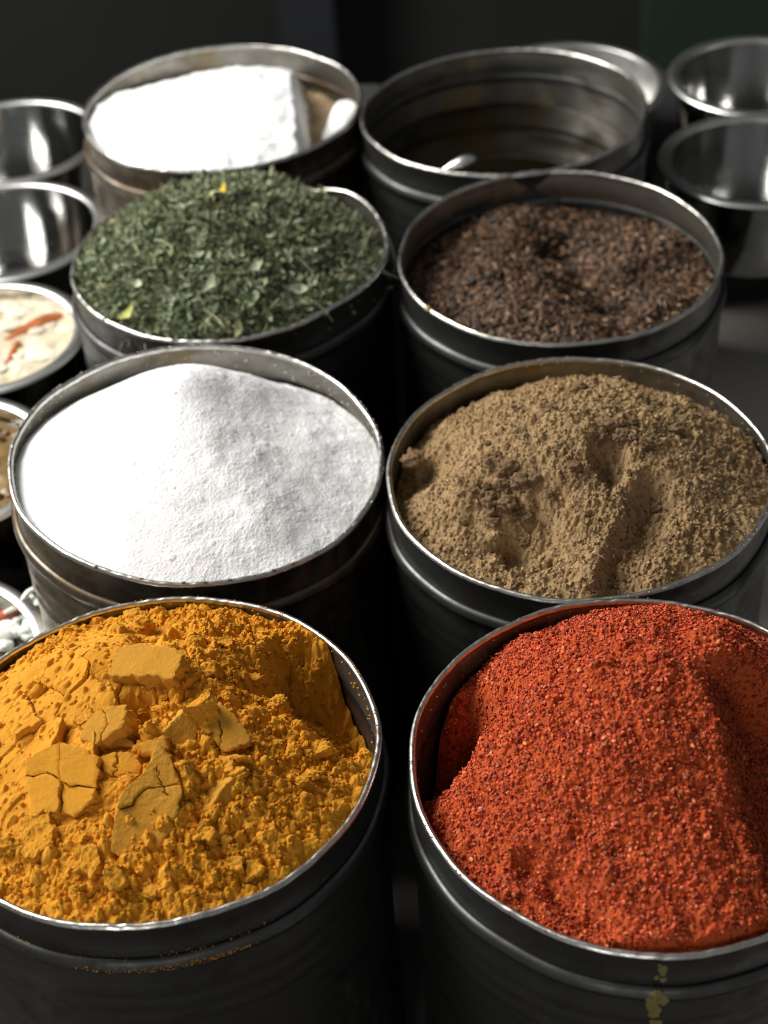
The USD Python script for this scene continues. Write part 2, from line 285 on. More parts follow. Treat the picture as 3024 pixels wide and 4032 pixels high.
# ------------------------------------------------------------------ heaps
def smoothstep(x, a, b):
    t_ = np.clip((x - a) / (b - a), 0, 1); return t_ * t_ * (3 - 2 * t_)
class Heap:
    """height field over the round opening of a tin, metres relative to the rim plane"""
    def __init__(s, key, step, R=.0778):
        s.key, s.R, s.step = key, R, step; s.c = np.array(TINS[key][:2]); s.tilt = TINS[key][2:]
        s.n = int(2 * R / step) + 3; ax = (np.arange(s.n) - (s.n - 1) / 2) * step
        s.X, s.Y = np.meshgrid(ax, ax, indexing='ij'); s.r = np.hypot(s.X, s.Y); s.z = np.zeros_like(s.X)
    def loc(s, px, py, z=0.0):
        return at(px, py, H + z)[:2] - s.c
    def bump(s, u, v, rad, dz, p=2.0, sq=1.0, ang=0.0):
        if not hasattr(s, 'wx'): s.wx, s.wy = (s.fb(70, 4, 201) - .5), (s.fb(70, 4, 207) - .5)
        w_ = min(.9 * rad, .010); dx, dy = s.X - u + s.wx * w_ * 2, s.Y - v + s.wy * w_ * 2
        c_, s_ = math.cos(ang), math.sin(ang); a = dx * c_ + dy * s_; b = (-dx * s_ + dy * c_) / sq
        s.z += dz * np.exp(-(np.hypot(a, b) / rad) ** p)
    def base(s, pu, pv, zp, back, front, left, right, p):
        dx, dy = s.X - pu, s.Y - pv; L_ = np.hypot(dx, dy) + 1e-9; ux, uy = dx / L_, dy / L_
        b_ = pu * ux + pv * uy; tr = -b_ + np.sqrt(b_ * b_ - (pu * pu + pv * pv - s.R ** 2)); t_ = L_ / tr
        cs, sn = s.X / (s.r + 1e-9), s.Y / (s.r + 1e-9)
        e = back * np.clip(sn, 0, 1) ** 2 + front * np.clip(-sn, 0, 1) ** 2 + left * np.clip(-cs, 0, 1) ** 2 + right * np.clip(cs, 0, 1) ** 2
        e = e * smoothstep(t_, .2, .9) + (1 - smoothstep(t_, .2, .9)) * (back + front + left + right) / 4
        s.z += e + (zp - e) * np.clip(1 - np.sqrt(t_ ** 2 + .0025) ** p, -.05, 1)
    def plates(s, size, seed, off, slope, crack, width, wgt=1.0, warp=.25):
        from scipy.spatial import cKDTree
        g = np.random.default_rng(seed); m = int((2 * s.R / size) ** 2 * 1.3); c = (g.random((m, 2)) - .5) * 2.1 * s.R
        wx = (s.fb(1 / size * .9, 3, seed) - .5) * size * warp * 2; wy = (s.fb(1 / size * .9, 3, seed + 9) - .5) * size * warp * 2
        P = np.stack([s.X + wx, s.Y + wy], -1); d, i = cKDTree(c).query(P, k=2)
        o, sl = g.normal(0, off, m), g.normal(0, slope, (m, 2)); k = i[..., 0]
        h_ = o[k] + ((P - c[k]) * sl[k]).sum(-1)
        edge = (d[..., 1] - d[..., 0])
        s.z += wgt * (h_ - crack * np.clip(1 - edge / width, 0, 1) ** 1.5 * (g.random(m)[k] * .7 + .3))
    def fb(s, freq, octv, seed, warp=0):
        return fbm(np.stack([s.X * freq + 31.7, s.Y * freq + 11.3, np.full_like(s.X, seed * 3.7) + warp], -1), octv, seed)
    def crumbs(s, count, rmin, rmax, seed, power=2.2, hgt=.8, mask=None, sq=.6, mode='max'):
        g = np.random.default_rng(seed); out = np.zeros_like(s.z)
        u = g.random(count); rad = rmin * (1 - u * (1 - (rmin / rmax) ** power)) ** (-1 / power)
        rr = s.R * np.sqrt(g.random(count)); th = g.random(count) * 2 * np.pi; cx, cy = rr * np.cos(th), rr * np.sin(th)
        asp = sq + (1 - sq) * g.random(count); an = g.random(count) * np.pi; keep = g.random(count); hh = hgt * (.5 + g.random(count))
        for k in range(count):
            i, j = (cx[k] / s.step + (s.n - 1) / 2), (cy[k] / s.step + (s.n - 1) / 2)
            if mask is not None and keep[k] > mask[int(np.clip(i, 0, s.n - 1)), int(np.clip(j, 0, s.n - 1))]: continue
            m = int(rad[k] / s.step) + 2; i0, i1, j0, j1 = max(0, int(i) - m), min(s.n, int(i) + m + 1), max(0, int(j) - m), min(s.n, int(j) + m + 1)
            if i1 <= i0 or j1 <= j0: continue
            dx, dy = s.X[i0:i1, j0:j1] - cx[k], s.Y[i0:i1, j0:j1] - cy[k]
            c_, s_ = math.cos(an[k]), math.sin(an[k]); a = (dx * c_ + dy * s_) / rad[k]; b = (-dx * s_ + dy * c_) / (rad[k] * asp[k])
            h = np.sqrt(np.clip(1 - a * a - b * b, 0, 1)) * rad[k] * hh[k]
            np.maximum(out[i0:i1, j0:j1], h, out=out[i0:i1, j0:j1])
        return out
    def height(s, u, v):
        i = np.clip(np.round(np.asarray(u) / s.step + (s.n - 1) / 2).astype(int), 0, s.n - 1); j = np.clip(np.round(np.asarray(v) / s.step + (s.n - 1) / 2).astype(int), 0, s.n - 1)
        return s.z[i, j] + s.tilt[0] * np.asarray(u) + s.tilt[1] * np.asarray(v)
    def normal(s, u, v, e=.0015):
        n = np.stack([s.height(u - e, v) - s.height(u + e, v), s.height(u, v - e) - s.height(u, v + e), np.full(np.shape(u), 2 * e)], -1)
        return n / np.linalg.norm(n, axis=-1, keepdims=True)
    def hit(s, px, py):
        """first point of the heap under that sight line, in the tin's frame (z from the rim)"""
        d = ray(px, py)
        for t in np.arange((H + .07 - CAMZ) / d[2], (H - .08 - CAMZ) / d[2], .0004):
            p = EYE + d * t; q = p[:2] - s.c
            if np.hypot(*q) < s.R + .002 and p[2] - H < s.height(*q): return np.array([q[0], q[1], p[2] - H])
        p = at(px, py, H); return np.array([*(p[:2] - s.c), 0.0])
    def mesh(s):
        wall = np.clip((s.R - s.r) / s.step + .5, 0, 1)
        ok = s.r < s.R + s.step
        idx = -np.ones_like(s.r, int); idx[ok] = np.arange(ok.sum())
        sc = np.where(s.r > s.R, s.R / np.maximum(s.r, 1e-9), 1.0)
        z = s.z + s.tilt[0] * s.X + s.tilt[1] * s.Y
        v = np.stack([s.X * sc, s.Y * sc, z], -1)[ok]
        a, b, c, d = idx[:-1, :-1], idx[1:, :-1], idx[1:, 1:], idx[:-1, 1:]
        g = (a >= 0) & (b >= 0) & (c >= 0) & (d >= 0); a, b, c, d = a[g], b[g], c[g], d[g]
        return v, np.vstack([np.stack([a, b, c], 1), np.stack([a, c, d], 1)])
def heap_thing(h, name, label, cat):
    return thing(name, label, cat, (h.c[0], h.c[1], H))
def frame_from(nrm):
    n_ = np.asarray(nrm, float); n_ = n_ / np.linalg.norm(n_); a_ = np.cross([0, 1, .1], n_); a_ /= np.linalg.norm(a_); return a_, np.cross(n_, a_), n_

# ---- turmeric
h = Heap('turmeric', .00036)
h.base(-.008, .010, .026, -.005, -.002, -.004, -.005, 1.7)
def lp(px, py, z=.012): return h.loc(px, py, z)
q = lp(705, 1510, -.005); h.bump(q[0], q[1], .019, -.036, 3, 1.35, 1.0); q = lp(620, 1470, .010); h.bump(q[0], q[1], .008, .005, 2.4, 2.4, .3)
q = lp(770, 1590, -.01); h.bump(q[0], q[1], .012, -.018, 2.4, 1.4, 1.2)
q = lp(300, 1560, .02); h.bump(q[0], q[1], .0085, -.018, 3)
q = lp(330, 1385, .012); h.bump(q[0], q[1], .006, -.006, 3, 2.2)
q = lp(390, 1380, .012); h.bump(q[0], q[1], .004, -.007, 3)
q = lp(665, 1375, .006); h.bump(q[0], q[1], .011, .011, 2.4, 2.4, -1.1)
h.z += (h.fb(38, 3, 1) - .5) * .008
right = smoothstep(h.X - .25 * h.Y, -.01, .03); front = smoothstep(-h.Y, .03, .06); msk = np.clip(.10 + .8 * right + .6 * front + .5 * smoothstep(h.Y, .035, .065), 0, 1)
cen = np.exp(-(np.hypot(h.X + .012, h.Y - .002) / .034) ** 4); h.plates(.016, 3, .0016, .24, .0045, .0010, cen); h.plates(.0075, 4, .0005, .16, .0014, .0008, .15 + .6 * msk); h.plates(.0034, 14, .0004, .15, .0008, .0005, msk)
fold = h.fb(120, 5, 9); h.z += (fold - .5) * .0035 * (.35 + msk)
h.z += h.crumbs(3600, .0009, .0042, 3, 1.9, .8, np.clip(msk * .9, 0, 1)) + h.crumbs(5000, .0005, .0012, 4, 2.0, .8, np.clip(msk + .1, 0, 1)) + h.crumbs(240, .0010, .0022, 5, 2.0, .8, 1 - msk)
h.z += (h.fb(700, 2, 6) - .5) * .0005
h.z = np.minimum(h.z, -.0008 + .010 * np.clip((h.R - h.r) / .004, 0, 1) + 9 * (h.r < h.R - .004))
HT = h; tm = heap_thing(h, 'turmeric_powder', 'heap of yellow turmeric powder with cracked flat slabs in it', 'turmeric powder')
part(tm, 'powder_heap', h.mesh(), 'turmeric_powder', True)
def slab(parent, hp, corners, normal, thick, seed, matname, lift=.0, name='slab', cuts=(), jit=.0006, at_px=None, bulge=.0006):
    c = np.array(corners, float); m_ = c.mean(0) if at_px is None else np.array(at_px, float)
    P0 = hp.hit(*m_) + np.array([0, 0, lift]); a_, b_, n_ = frame_from(normal)
    org = np.array([hp.c[0], hp.c[1], H]); pts = []
    for q_ in c:
        d = ray(*q_); t_ = ((P0 + org - EYE) @ n_) / (d @ n_); pts.append(EYE + d * t_ - org - P0)
    xy = np.array([[p @ a_, p @ b_] for p in pts]); g = np.random.default_rng(seed)
    poly = Polygon(xy)
    if not poly.is_valid: poly = poly.buffer(0)
    if poly.geom_type != 'Polygon': poly = max(poly.geoms, key=lambda q_: q_.area)
    if poly.area < 1e-7: return
    ring_ = poly.exterior; L_ = ring_.length; k = max(10, int(L_ / .0011))
    rp = np.array([ring_.interpolate(i / k, True).coords[0] for i in range(k)]) + g.normal(0, jit * .22, (k, 2))
    rp += (noise(np.c_[rp * 330, np.full(k, seed)], seed)[:, None] - .5) * jit * 2.2
    rp += (noise(np.c_[rp * 1100, np.full(k, seed + .5)], seed + 1)[:, None] - .5) * jit * 1.6 * np.array([1, -1])
    poly = Polygon(rp).buffer(0)
    if poly.geom_type != 'Polygon': poly = max(poly.geoms, key=lambda q_: q_.area)
    for cut in cuts:                                              # hairline cracks: the slab falls apart along them
        cl = []
        for q_ in cut:
            d = ray(*q_); t_ = ((P0 + org - EYE) @ n_) / (d @ n_); p = EYE + d * t_ - org - P0; cl.append((p @ a_, p @ b_))
        ln = LineString(cl); m__ = 14; lp_ = np.array([ln.interpolate(q_ / m__, True).coords[0] for q_ in range(m__ + 1)]) + g.normal(0, .00035, (m__ + 1, 2))
        poly = poly.difference(LineString(lp_).buffer(.00022))
    for pi_, piece in enumerate(sorted(getattr(poly, 'geoms', [poly]), key=lambda q_: -q_.area)):
        if piece.area < 3e-6: continue
        top = trimesh.creation.extrude_polygon(piece, thick, engine='earcut')
        v_, f_ = trimesh.remesh.subdivide_to_size(top.vertices, top.faces, .0011)
        zt = v_[:, 2] / thick - 1; cc = np.array(piece.centroid.coords[0])
        if not cuts: v_[:, :2] = cc + (v_[:, :2] - cc) * (1 + .05 * (-zt))[:, None]
        nz = fbm(np.c_[v_ * 260] + seed * 3.1, 3, seed) - .5
        v_[:, :2] += (v_[:, :2] - cc) / (np.linalg.norm(v_[:, :2] - cc, axis=1, keepdims=True) + 1e-6) * (nz * .0030 * np.clip(-zt * 8, 0, 1))[:, None]
        v_[:, 2] += ((fbm(np.c_[v_[:, :2] * 90, np.full(len(v_), seed)], 2, seed) - .5) * bulge * 2 + (fbm(np.c_[v_[:, :2] * 900, np.full(len(v_), seed)], 3, seed + 2) - .5) * .0003) * (zt > -.5)
        if cuts: v_[:, 2] += ((v_[:, :2] - cc) @ g.normal(0, .07, 2)) + g.normal(0, .0004)
        if name == 'lump':
            mm = trimesh.Trimesh(v_, f_, process=True); mm = mm.subdivide(); trimesh.smoothing.filter_taubin(mm, iterations=6); v_, f_ = np.array(mm.vertices), np.array(mm.faces)
            v_ = v_ + np.array(mm.vertex_normals) * ((fbm(v_ * 420 + seed, 4, seed) - .5) * .0026 + (fbm(v_ * 1300 + seed, 2, seed) - .5) * .0008)[:, None]
        else:
            v_[:, 2] -= .0003 * (zt > -.02) * (np.array([piece.exterior.distance(Point(q_)) for q_ in v_[:, :2]]) < 2e-4)
        part(parent, name, (P0 + v_[:, :1] * a_ + v_[:, 1:2] * b_ + (v_[:, 2:] - thick) * n_, f_), matname, 32 if name == 'slab' else True)
Z1 = lambda pts: [(x * .5291, 1261.8 + y * .5291) for x, y in pts]
Z2 = lambda pts: [(x * .5291, 1591.0 + y * .5291) for x, y in pts]
SL = [
 (Z1([(470, 262), (560, 243), (690, 250), (740, 290), (735, 320), (705, 380), (560, 376), (440, 366), (455, 330)]), (-.12, -.12, 1), .016, .0095, 'turmeric_crust'),
 (Z1([(400, 510), (525, 490), (510, 570), (482, 600), (400, 655), (330, 640), (335, 580)]), (-.22, -.28, 1), .013, .006, 'turmeric_crust'),
 (Z1([(345, 655), (482, 605), (540, 640), (552, 668), (450, 668)]), (-.1, -.55, 1), .011, .0042, 'turmeric_crust'),
 (Z1([(745, 520), (800, 512), (806, 600), (762, 705), (662, 602)]), (.35, -.55, .62), .012, .0065, 'turmeric_crust'),
 (Z1([(668, 590), (700, 545), (850, 435), (865, 455), (800, 505), (740, 515)]), (-.3, .05, 1), .010, .008, 'turmeric_powder'),
 (Z1([(815, 535), (900, 475), (962, 530), (1010, 600), (1020, 650), (910, 695), (870, 640), (812, 592)]), (.10, -.42, .85), .011, .0075, 'turmeric_crust'),
 (Z2([(590, 140), (640, 22), (700, 72), (712, 110), (750, 230), (725, 300), (700, 370), (640, 470), (520, 500), (450, 470), (470, 310), (500, 222)]), (.10, -.50, .8), .012, .0065, 'turmeric_crust'),
 (Z2([(752, 100), (790, 102), (815, 180), (835, 250), (800, 330), (795, 260), (770, 170)]), (.72, -.35, .5), .006, .004, 'turmeric_powder'),
 (Z2([(738, 300), (770, 262), (792, 270), (800, 330), (770, 400), (735, 402), (722, 380)]), (.62, -.4, .5), .006, .003, 'turmeric_powder'),
 (Z2([(955, 82), (1030, 82), (1060, 140), (1040, 200), (1000, 206), (1000, 180), (950, 150)]), (.6, -.45, .45), .007, .005, 'turmeric_crust'),
 (Z2([(915, 200), (960, 160), (1008, 200), (940, 272), (870, 330), (862, 300)]), (.55, -.5, .45), .007, .004, 'turmeric_crust'),
 (Z2([(905, 105), (950, 80), (1020, 72), (955, 90), (945, 145), (910, 140)]), (-.2, -.3, 1), .006, .006, 'turmeric_powder'),
 (Z2([(100, 325), (190, 320), (220, 370), (212, 430), (140, 500), (100, 500), (80, 400)]), (-.25, -.35, .9), .008, .002, 'turmeric_powder'),
 (Z2([(300, 440), (380, 420), (412, 500), (370, 590), (300, 510)]), (-.1, -.35, .9), .008, .003, 'turmeric_powder'),
 (Z2([(430, 545), (470, 517), (515, 580), (485, 625), (435, 590)]), (.1, -.45, .9), .008, .003, 'turmeric_powder'),
 (Z2([(100, 100), (240, 22), (330, 50), (395, 85), (402, 200), (380, 262), (300, 330), (250, 310), (140, 320), (110, 220)]), (-.22, -.42, .9), .007, .0012, 'turmeric_powder'),
 (Z2([(395, 82), (540, 62), (582, 110), (562, 150), (450, 162)]), (-.05, -.45, .9), .007, .003, 'turmeric_powder'),
 (Z2([(410, 190), (460, 165), (570, 150), (500, 220), (470, 300), (440, 310)]), (-.2, -.45, .9), .007, .0025, 'turmeric_powder'),
 (Z1([(795, 345), (872, 315), (880, 372), (800, 392)]), (-.1, -.5, .8), .008, .004, 'turmeric_powder'),
 (Z1([(690, 225), (750, 222), (765, 250), (700, 250)]), (-.1, -.2, 1), .006, .004, 'turmeric_powder'),
 (Z1([(520, 200), (630, 215), (640, 235), (530, 215)]), (-.1, .1, 1), .006, .004, 'turmeric_powder'),
 (Z1([(880, 225), (945, 215), (950, 250), (900, 262)]), (.1, -.3, .9), .006, .003, 'turmeric_powder'),
 (Z2([(790, 382), (850, 342), (886, 382), (850, 430), (792, 420)]), (-.05, -.45, .9), .008, .004, 'turmeric_powder'),
 (Z2([(900, 420), (940, 410), (950, 480), (910, 470)]), (.2, -.45, .9), .007, .003, 'turmeric_powder'),
 (Z2([(1010, 510), (1075, 485), (1070, 560), (1010, 580)]), (0, -.4, .9), .007, .003, 'turmeric_powder'),
 (Z2([(925, 500), (985, 490), (995, 540), (940, 550)]), (0, -.4, .9), .006, .003, 'turmeric_powder'),
 (Z2([(1250, 30), (1320, 0), (1340, 40), (1270, 80)]), (-.2, -.2, 1), .008, .003, 'turmeric_powder'),
 (Z2([(1075, 385), (1140, 375), (1190, 440), (1180, 500), (1100, 470)]), (.45, -.4, .7), .008, .003, 'turmeric_powder'),
 (Z1([(300, 555), (355, 500), (380, 540), (330, 575)]), (-.2, -.1, 1), .008, .003, 'turmeric_powder'),
 (Z1([(590, 640), (660, 622), (690, 660), (650, 700), (560, 690)]), (0, -.5, .9), .008, .003, 'turmeric_crust'),
]
CUTS = {6: (Z2([(430, 300), (530, 275), (600, 215), (770, 195)]), Z2([(640, 130), (660, 200), (690, 240)])), 1: (Z1([(420, 500), (440, 570), (400, 670)]),),
        15: (Z2([(90, 160), (200, 150), (260, 200), (420, 210)]), Z2([(250, 10), (245, 120), (255, 200), (240, 340)])), 16: (Z2([(470, 50), (480, 120), (450, 175)]),), 5: (Z1([(880, 490), (905, 590), (900, 700)]),)}
for i, (c_, n_, th_, li_, m_) in enumerate(SL):
    slab(tm, h, c_, n_, th_, i + 3, m_, li_, name='slab' if m_ == 'turmeric_crust' or i in CUTS else 'lump', cuts=CUTS.get(i, ()))
g = np.random.default_rng(21)
k = 0
while k < 60:
    a, r_ = g.random() * 2 * np.pi, .071 * math.sqrt(g.random()); u, v_ = r_ * math.cos(a), r_ * math.sin(a)
    if not (u - .25 * v_ > -.005 or v_ < -.035 or v_ > .045): continue
    s_ = g.choice([.0012, .0016, .0022, .0028], p=[.4, .35, .2, .05]); lv, lf = lump(s_ * (np.array([1.1, .7, .6]) + g.random(3) * .5), k + 5, 3, .8, 2.6)
    part(tm, 'crumb', (lv + [u, v_, h.height(u, v_) + s_ * .3], lf), 'turmeric_powder', True); k += 1

# ---- instanced scatter helpers
def quats(nrm, g, tilt):
    n_ = np.asarray(nrm) + g.normal(0, tilt, np.shape(nrm)); n_ /= np.linalg.norm(n_, axis=1, keepdims=True)
    a_ = np.cross(n_, g.normal(0, 1, n_.shape)); a_ /= np.linalg.norm(a_, axis=1, keepdims=True); b_ = np.cross(n_, a_)
    return np.stack([a_, b_, n_], -1)                                # columns
def scatter(parent, name, hp, count, protos, seed, tilt=.4, sizes=(1, 1), sink=0.0, rmax=None, mask=None, singles=0, single_name=None, single_sizes=None):
    """many small pieces lying on a heap: the largest as parts of their own, the rest as one instancer"""
    from scipy.spatial.transform import Rotation
    g = np.random.default_rng(seed); th = g.random(count * 2) * 2 * np.pi; rr = (rmax or hp.R - .001) * np.sqrt(g.random(count * 2)); u, v_ = rr * np.cos(th), rr * np.sin(th)
    if mask is not None: ok = mask(u, v_, g); u, v_ = u[ok], v_[ok]
    u, v_ = u[:count], v_[:count]; c = len(u)
    sc = sizes[0] + (sizes[1] - sizes[0]) * g.random(c) ** 2
    nr = hp.normal(u, v_); pos = np.stack([u, v_, hp.height(u, v_)], -1) + nr * (sink + .0006 * g.random(c))[:, None]
    Q = quats(nr, g, tilt); pr = g.choice(len(protos), c, p=np.array([p[2] for p in protos]) / sum(p[2] for p in protos))
    if single_sizes: sc[:singles] = single_sizes[0] + (single_sizes[1] - single_sizes[0]) * g.random(singles)
    for k in range(singles):
        m_, mt, _ = protos[pr[k]]; vv = np.asarray(m_[0]) * sc[k] @ Q[k].T + pos[k]
        part(parent, single_name, (vv, m_[1]), mt, True)
    pi = UsdGeom.PointInstancer.Define(stage, f'{parent}/{name}'); tag(pi, kind='stuff')
    targets = []
    for i, (m_, mt, _) in enumerate(protos):
        usdkit.mesh(stage, f'{parent}/{name}/{single_name or "piece"}_shape_{i:03d}', m_, '/World/Looks/' + mt, smooth=True); targets.append(Sdf.Path(f'{parent}/{name}/{single_name or "piece"}_shape_{i:03d}'))
    pi.CreatePrototypesRel().SetTargets(targets)
    qs = Rotation.from_matrix(Q[singles:]).as_quat()
    pi.CreatePositionsAttr(Vt.Vec3fArray.FromNumpy(pos[singles:].astype(np.float32)))
    pi.CreateScalesAttr(Vt.Vec3fArray.FromNumpy(np.repeat(sc[singles:, None], 3, 1).astype(np.float32)))
    pi.CreateOrientationsAttr(Vt.QuathArray([Gf.Quath(float(q_[3]), float(q_[0]), float(q_[1]), float(q_[2])) for q_ in qs]))
    pi.CreateProtoIndicesAttr(Vt.IntArray.FromNumpy(pr[singles:].astype(np.int32)))
def flake(w_, l_, t_, seed):
    g = np.random.default_rng(seed); k = 7; a = np.arange(k) * 2 * np.pi / k; r_ = .75 + .4 * g.random(k)
    x, y = w_ * r_ * np.cos(a), l_ * r_ * np.sin(a); z = (x * x / w_ - y * y / l_ * .5) * .35 * g.normal()
    v_ = np.vstack([np.c_[x, y, z + t_], np.c_[x, y, z - t_], [[0, 0, t_ * 1.4]], [[0, 0, -t_ * 1.4]]])
    f_ = []
    for i in range(k):
        j = (i + 1) % k; f_ += [[i, j, 2 * k], [k + j, k + i, 2 * k + 1], [i, k + i, j], [j, k + i, k + j]]
    return v_, np.array(f_)

gl = [lump(np.array([.0009, .0007, .0006]), 600 + k, 2, .85, 2.6) for k in range(4)]
scatter(tm, 'loose_grains', HT, 5200, [(q_, 'grain_turmeric', 1) for q_ in gl], 35, .8, (.25, 1.15), -.0003, rmax=.074, mask=lambda u, v_, g: g.random(len(u)) < np.clip(.08 + smoothstep(u - .25 * v_, -.01, .03) + .7 * smoothstep(-v_, .03, .06) + .5 * smoothstep(v_, .035, .065), 0, 1))

# ---- chili
h = Heap('chili', .00038)
def lp(px, py, z=.02): return h.loc(px, py, z)
h.base(.013, .016, .045, -.008, -.0015, -.015, -.003, 1.35)
q = lp(945, 1585, -.006); h.bump(q[0], q[1], .016, -.034, 3, 1.6, 1.9)
q = lp(900, 1690, -.006); h.bump(q[0], q[1], .008, -.008, 2, 1.4, 1.5)
q0, q1 = lp(1500, 1490, .03), lp(1575, 1720, .012)             # scooped hollow on the right, its left wall in shade
d_ = (q1 - q0) / np.linalg.norm(q1 - q0); nn = np.array([-d_[1], d_[0]]); nn *= np.sign(nn[0])
s_ = (h.X - q0[0]) * nn[0] + (h.Y - q0[1]) * nn[1]; t_ = (h.X - q0[0]) * d_[0] + (h.Y - q0[1]) * d_[1]
s_ = s_ + (h.fb(45, 4, 31) - .5) * .010; h.bump(q0[0] + .012, q0[1] + .010, .020, .005, 2); h.z -= .031 * smoothstep(s_, -.003, .017) * (1 - smoothstep(s_, .045, .085)) * smoothstep(t_, -.004, .004) * (1 - smoothstep(t_, .045, .085))
q = lp(1470, 1390, .034); h.bump(q[0], q[1], .011, -.0075, 2.4, 2.0, -.2)
q0, q1 = lp(1120, 1850, .003), lp(1250, 1950, 0)
d_ = (q1 - q0) / np.linalg.norm(q1 - q0); nn = np.array([-d_[1], d_[0]]); s_ = (h.X - q0[0]) * nn[0] + (h.Y - q0[1]) * nn[1]; t_ = (h.X - q0[0]) * d_[0] + (h.Y - q0[1]) * d_[1]
h.z -= .0095 * np.exp(-((s_ + (h.fb(80, 3, 33) - .5) * .006) / .0045) ** 2) * smoothstep(t_, -.004, .004) * (1 - smoothstep(t_, .028, .045))
h.z += (h.fb(30, 3, 2) - .5) * .012 + (h.fb(110, 4, 4) - .5) * .0075
hs = Heap('chili', .00038); hs.z = h.z.copy()
h.z += (h.crumbs(19000, .0005, .0012, 13, 1.8, .75)) + h.crumbs(1100, .001, .0036, 14, 2.0, .5)
h.z = np.minimum(h.z, -.0014 - .003 * h.fb(120, 3, 91) + .7 * (h.z - hs.z) + 3 * smoothstep(h.R - h.r, .0015, .012))
tc_ = heap_thing(h, 'chili_powder', 'heap of coarse red chili flakes and powder in the front right tin', 'chili flakes')
part(tc_, 'powder_heap', h.mesh(), 'chili_powder', True)
protos = [(flake(.00060, .00085, .00012, 1), 'chili_flake', 5), (flake(.00050, .0007, .00015, 2), 'chili_flake', 5), (flake(.0006, .0008, .0002, 3), 'chili_flake_pale', 1.6), (flake(.0005, .0011, .0001, 4), 'chili_skin', 3), (flake(.0007, .0008, .00012, 5), 'chili_flake_pale', 1)]
gl = [lump(np.array([.00055, .00045, .00035]), 700 + k, 1, .6, 1.8) for k in range(4)]
protos = [(p_[0], p_[1], p_[2] * .55) for p_ in protos] + [(gl[0], 'chili_flake', 6), (gl[1], 'chili_flake', 6), (gl[2], 'chili_skin', 4), (gl[3], 'chili_dark', 1.0)]
scatter(tc_, 'flakes', h, 20000, protos, 31, .6, (.5, 1.35), .0001, singles=240, single_name='flake', single_sizes=(1.2, 1.8))

# ---- salt
h = Heap('salt', .00034)
def lp(px, py, z=.02): return h.loc(px, py, z)
h.base(-.002, .015, .0315, -.017, -.0015, -.005, -.003, 1.2)
q0, q1 = lp(385, 850, .034), lp(640, 1150, .008)                # ridge: a hollow falls away on its right
d_ = (q1 - q0) / np.linalg.norm(q1 - q0); nn = np.array([-d_[1], d_[0]]); nn *= np.sign(nn[0])
s_ = (h.X - q0[0]) * nn[0] + (h.Y - q0[1]) * nn[1] + (h.fb(40, 4, 21) - .5) * .010; t_ = (h.X - q0[0]) * d_[0] + (h.Y - q0[1]) * d_[1]
h.z -= .0085 * smoothstep(s_, -.006, .034) * smoothstep(t_, -.022, .012) * (1 - .75 * smoothstep(s_, .04, .085))
q = lp(650, 905, .02); h.bump(q[0], q[1], .018, .002)
h.z += (h.fb(26, 3, 3) - .5) * .006 + (h.fb(90, 3, 8) - .5) * .0016 * (1 + smoothstep(h.X, -.01, .02))
h.z += h.crumbs(26000, .00036, .00055, 23, 2.2, .36) + h.crumbs(900, .0008, .0022, 24, 2.2, .16, smoothstep(h.X, -.03, .05) + .03) + np.random.default_rng(3).normal(0, .00005, h.z.shape)
h.z = np.minimum(h.z, -.001 + 9 * smoothstep(h.R - h.r, .002, .006) + .008 * np.clip((h.R - h.r) / .004, 0, 1))
ts = heap_thing(h, 'salt', 'heap of fine white salt peaked above its brown stained tin', 'salt')
part(ts, 'salt_heap', h.mesh(), 'salt_crystals', True)

# ---- brown masala
h = Heap('brown', .00040)
def lp(px, py, z=.02): return h.loc(px, py, z)
h.base(.004, .004, .0275, -.016, -.003, -.012, -.005, 1.7); h.bump(-.042, .008, .02, .004)
q = lp(1140, 1070, .024); h.bump(q[0], q[1], .014, -.019, 3.0, 1.5, .9)
q = lp(1095, 1095, .020); h.bump(q[0], q[1], .0055, -.007, 3.0, 1.5, 1.2)
q = lp(1320, 935, .034); h.bump(q[0], q[1], .0065, -.013, 3, 1.3)
q0, q1 = lp(1370, 950, .034), lp(1300, 1130, .02); d_ = (q1 - q0) / np.linalg.norm(q1 - q0); nn = np.array([-d_[1], d_[0]]); nn *= np.sign(nn[0])
s_ = (h.X - q0[0]) * nn[0] + (h.Y - q0[1]) * nn[1]; t_ = (h.X - q0[0]) * d_[0] + (h.Y - q0[1]) * d_[1]
h.z -= .010 * smoothstep(s_ + (h.fb(50, 3, 41) - .5) * .008, 0, .008) * (1 - smoothstep(s_, .010, .026)) * smoothstep(t_, -.01, .006) * (1 - smoothstep(t_, .045, .065))
q = lp(1100, 1030, .028); h.bump(q[0], q[1], .006, .004, 2.5, 1.8, .9)
q = lp(900, 1010, .0); h.bump(q[0], q[1], .013, -.013, 2.4, 2.0, 1.5)
h.z += (h.fb(34, 3, 2) - .5) * .012 + (h.fb(130, 4, 4) - .5) * .0065
h.plates(.0022, 45, .0003, .25, .0011, .0006, smoothstep(h.fb(50, 2, 77), .35, .6))
h.z += h.crumbs(12000, .0005, .0014, 43, 2.0, .75) + h.crumbs(900, .0010, .0028, 44, 2.0, .7) + (h.fb(600, 2, 6) - .5) * .0010
h.z = np.minimum(h.z, -.0012 + 9 * smoothstep(h.R - h.r, .002, .005) + .006 * np.clip((h.R - h.r) / .004, 0, 1))
tb = heap_thing(h, 'brown_spice_powder', 'heap of coarse ground brown spice with hollows, behind the red chili', 'ground spice')
part(tb, 'powder_heap', h.mesh(), 'brown_masala', True)
g = np.random.default_rng(5)
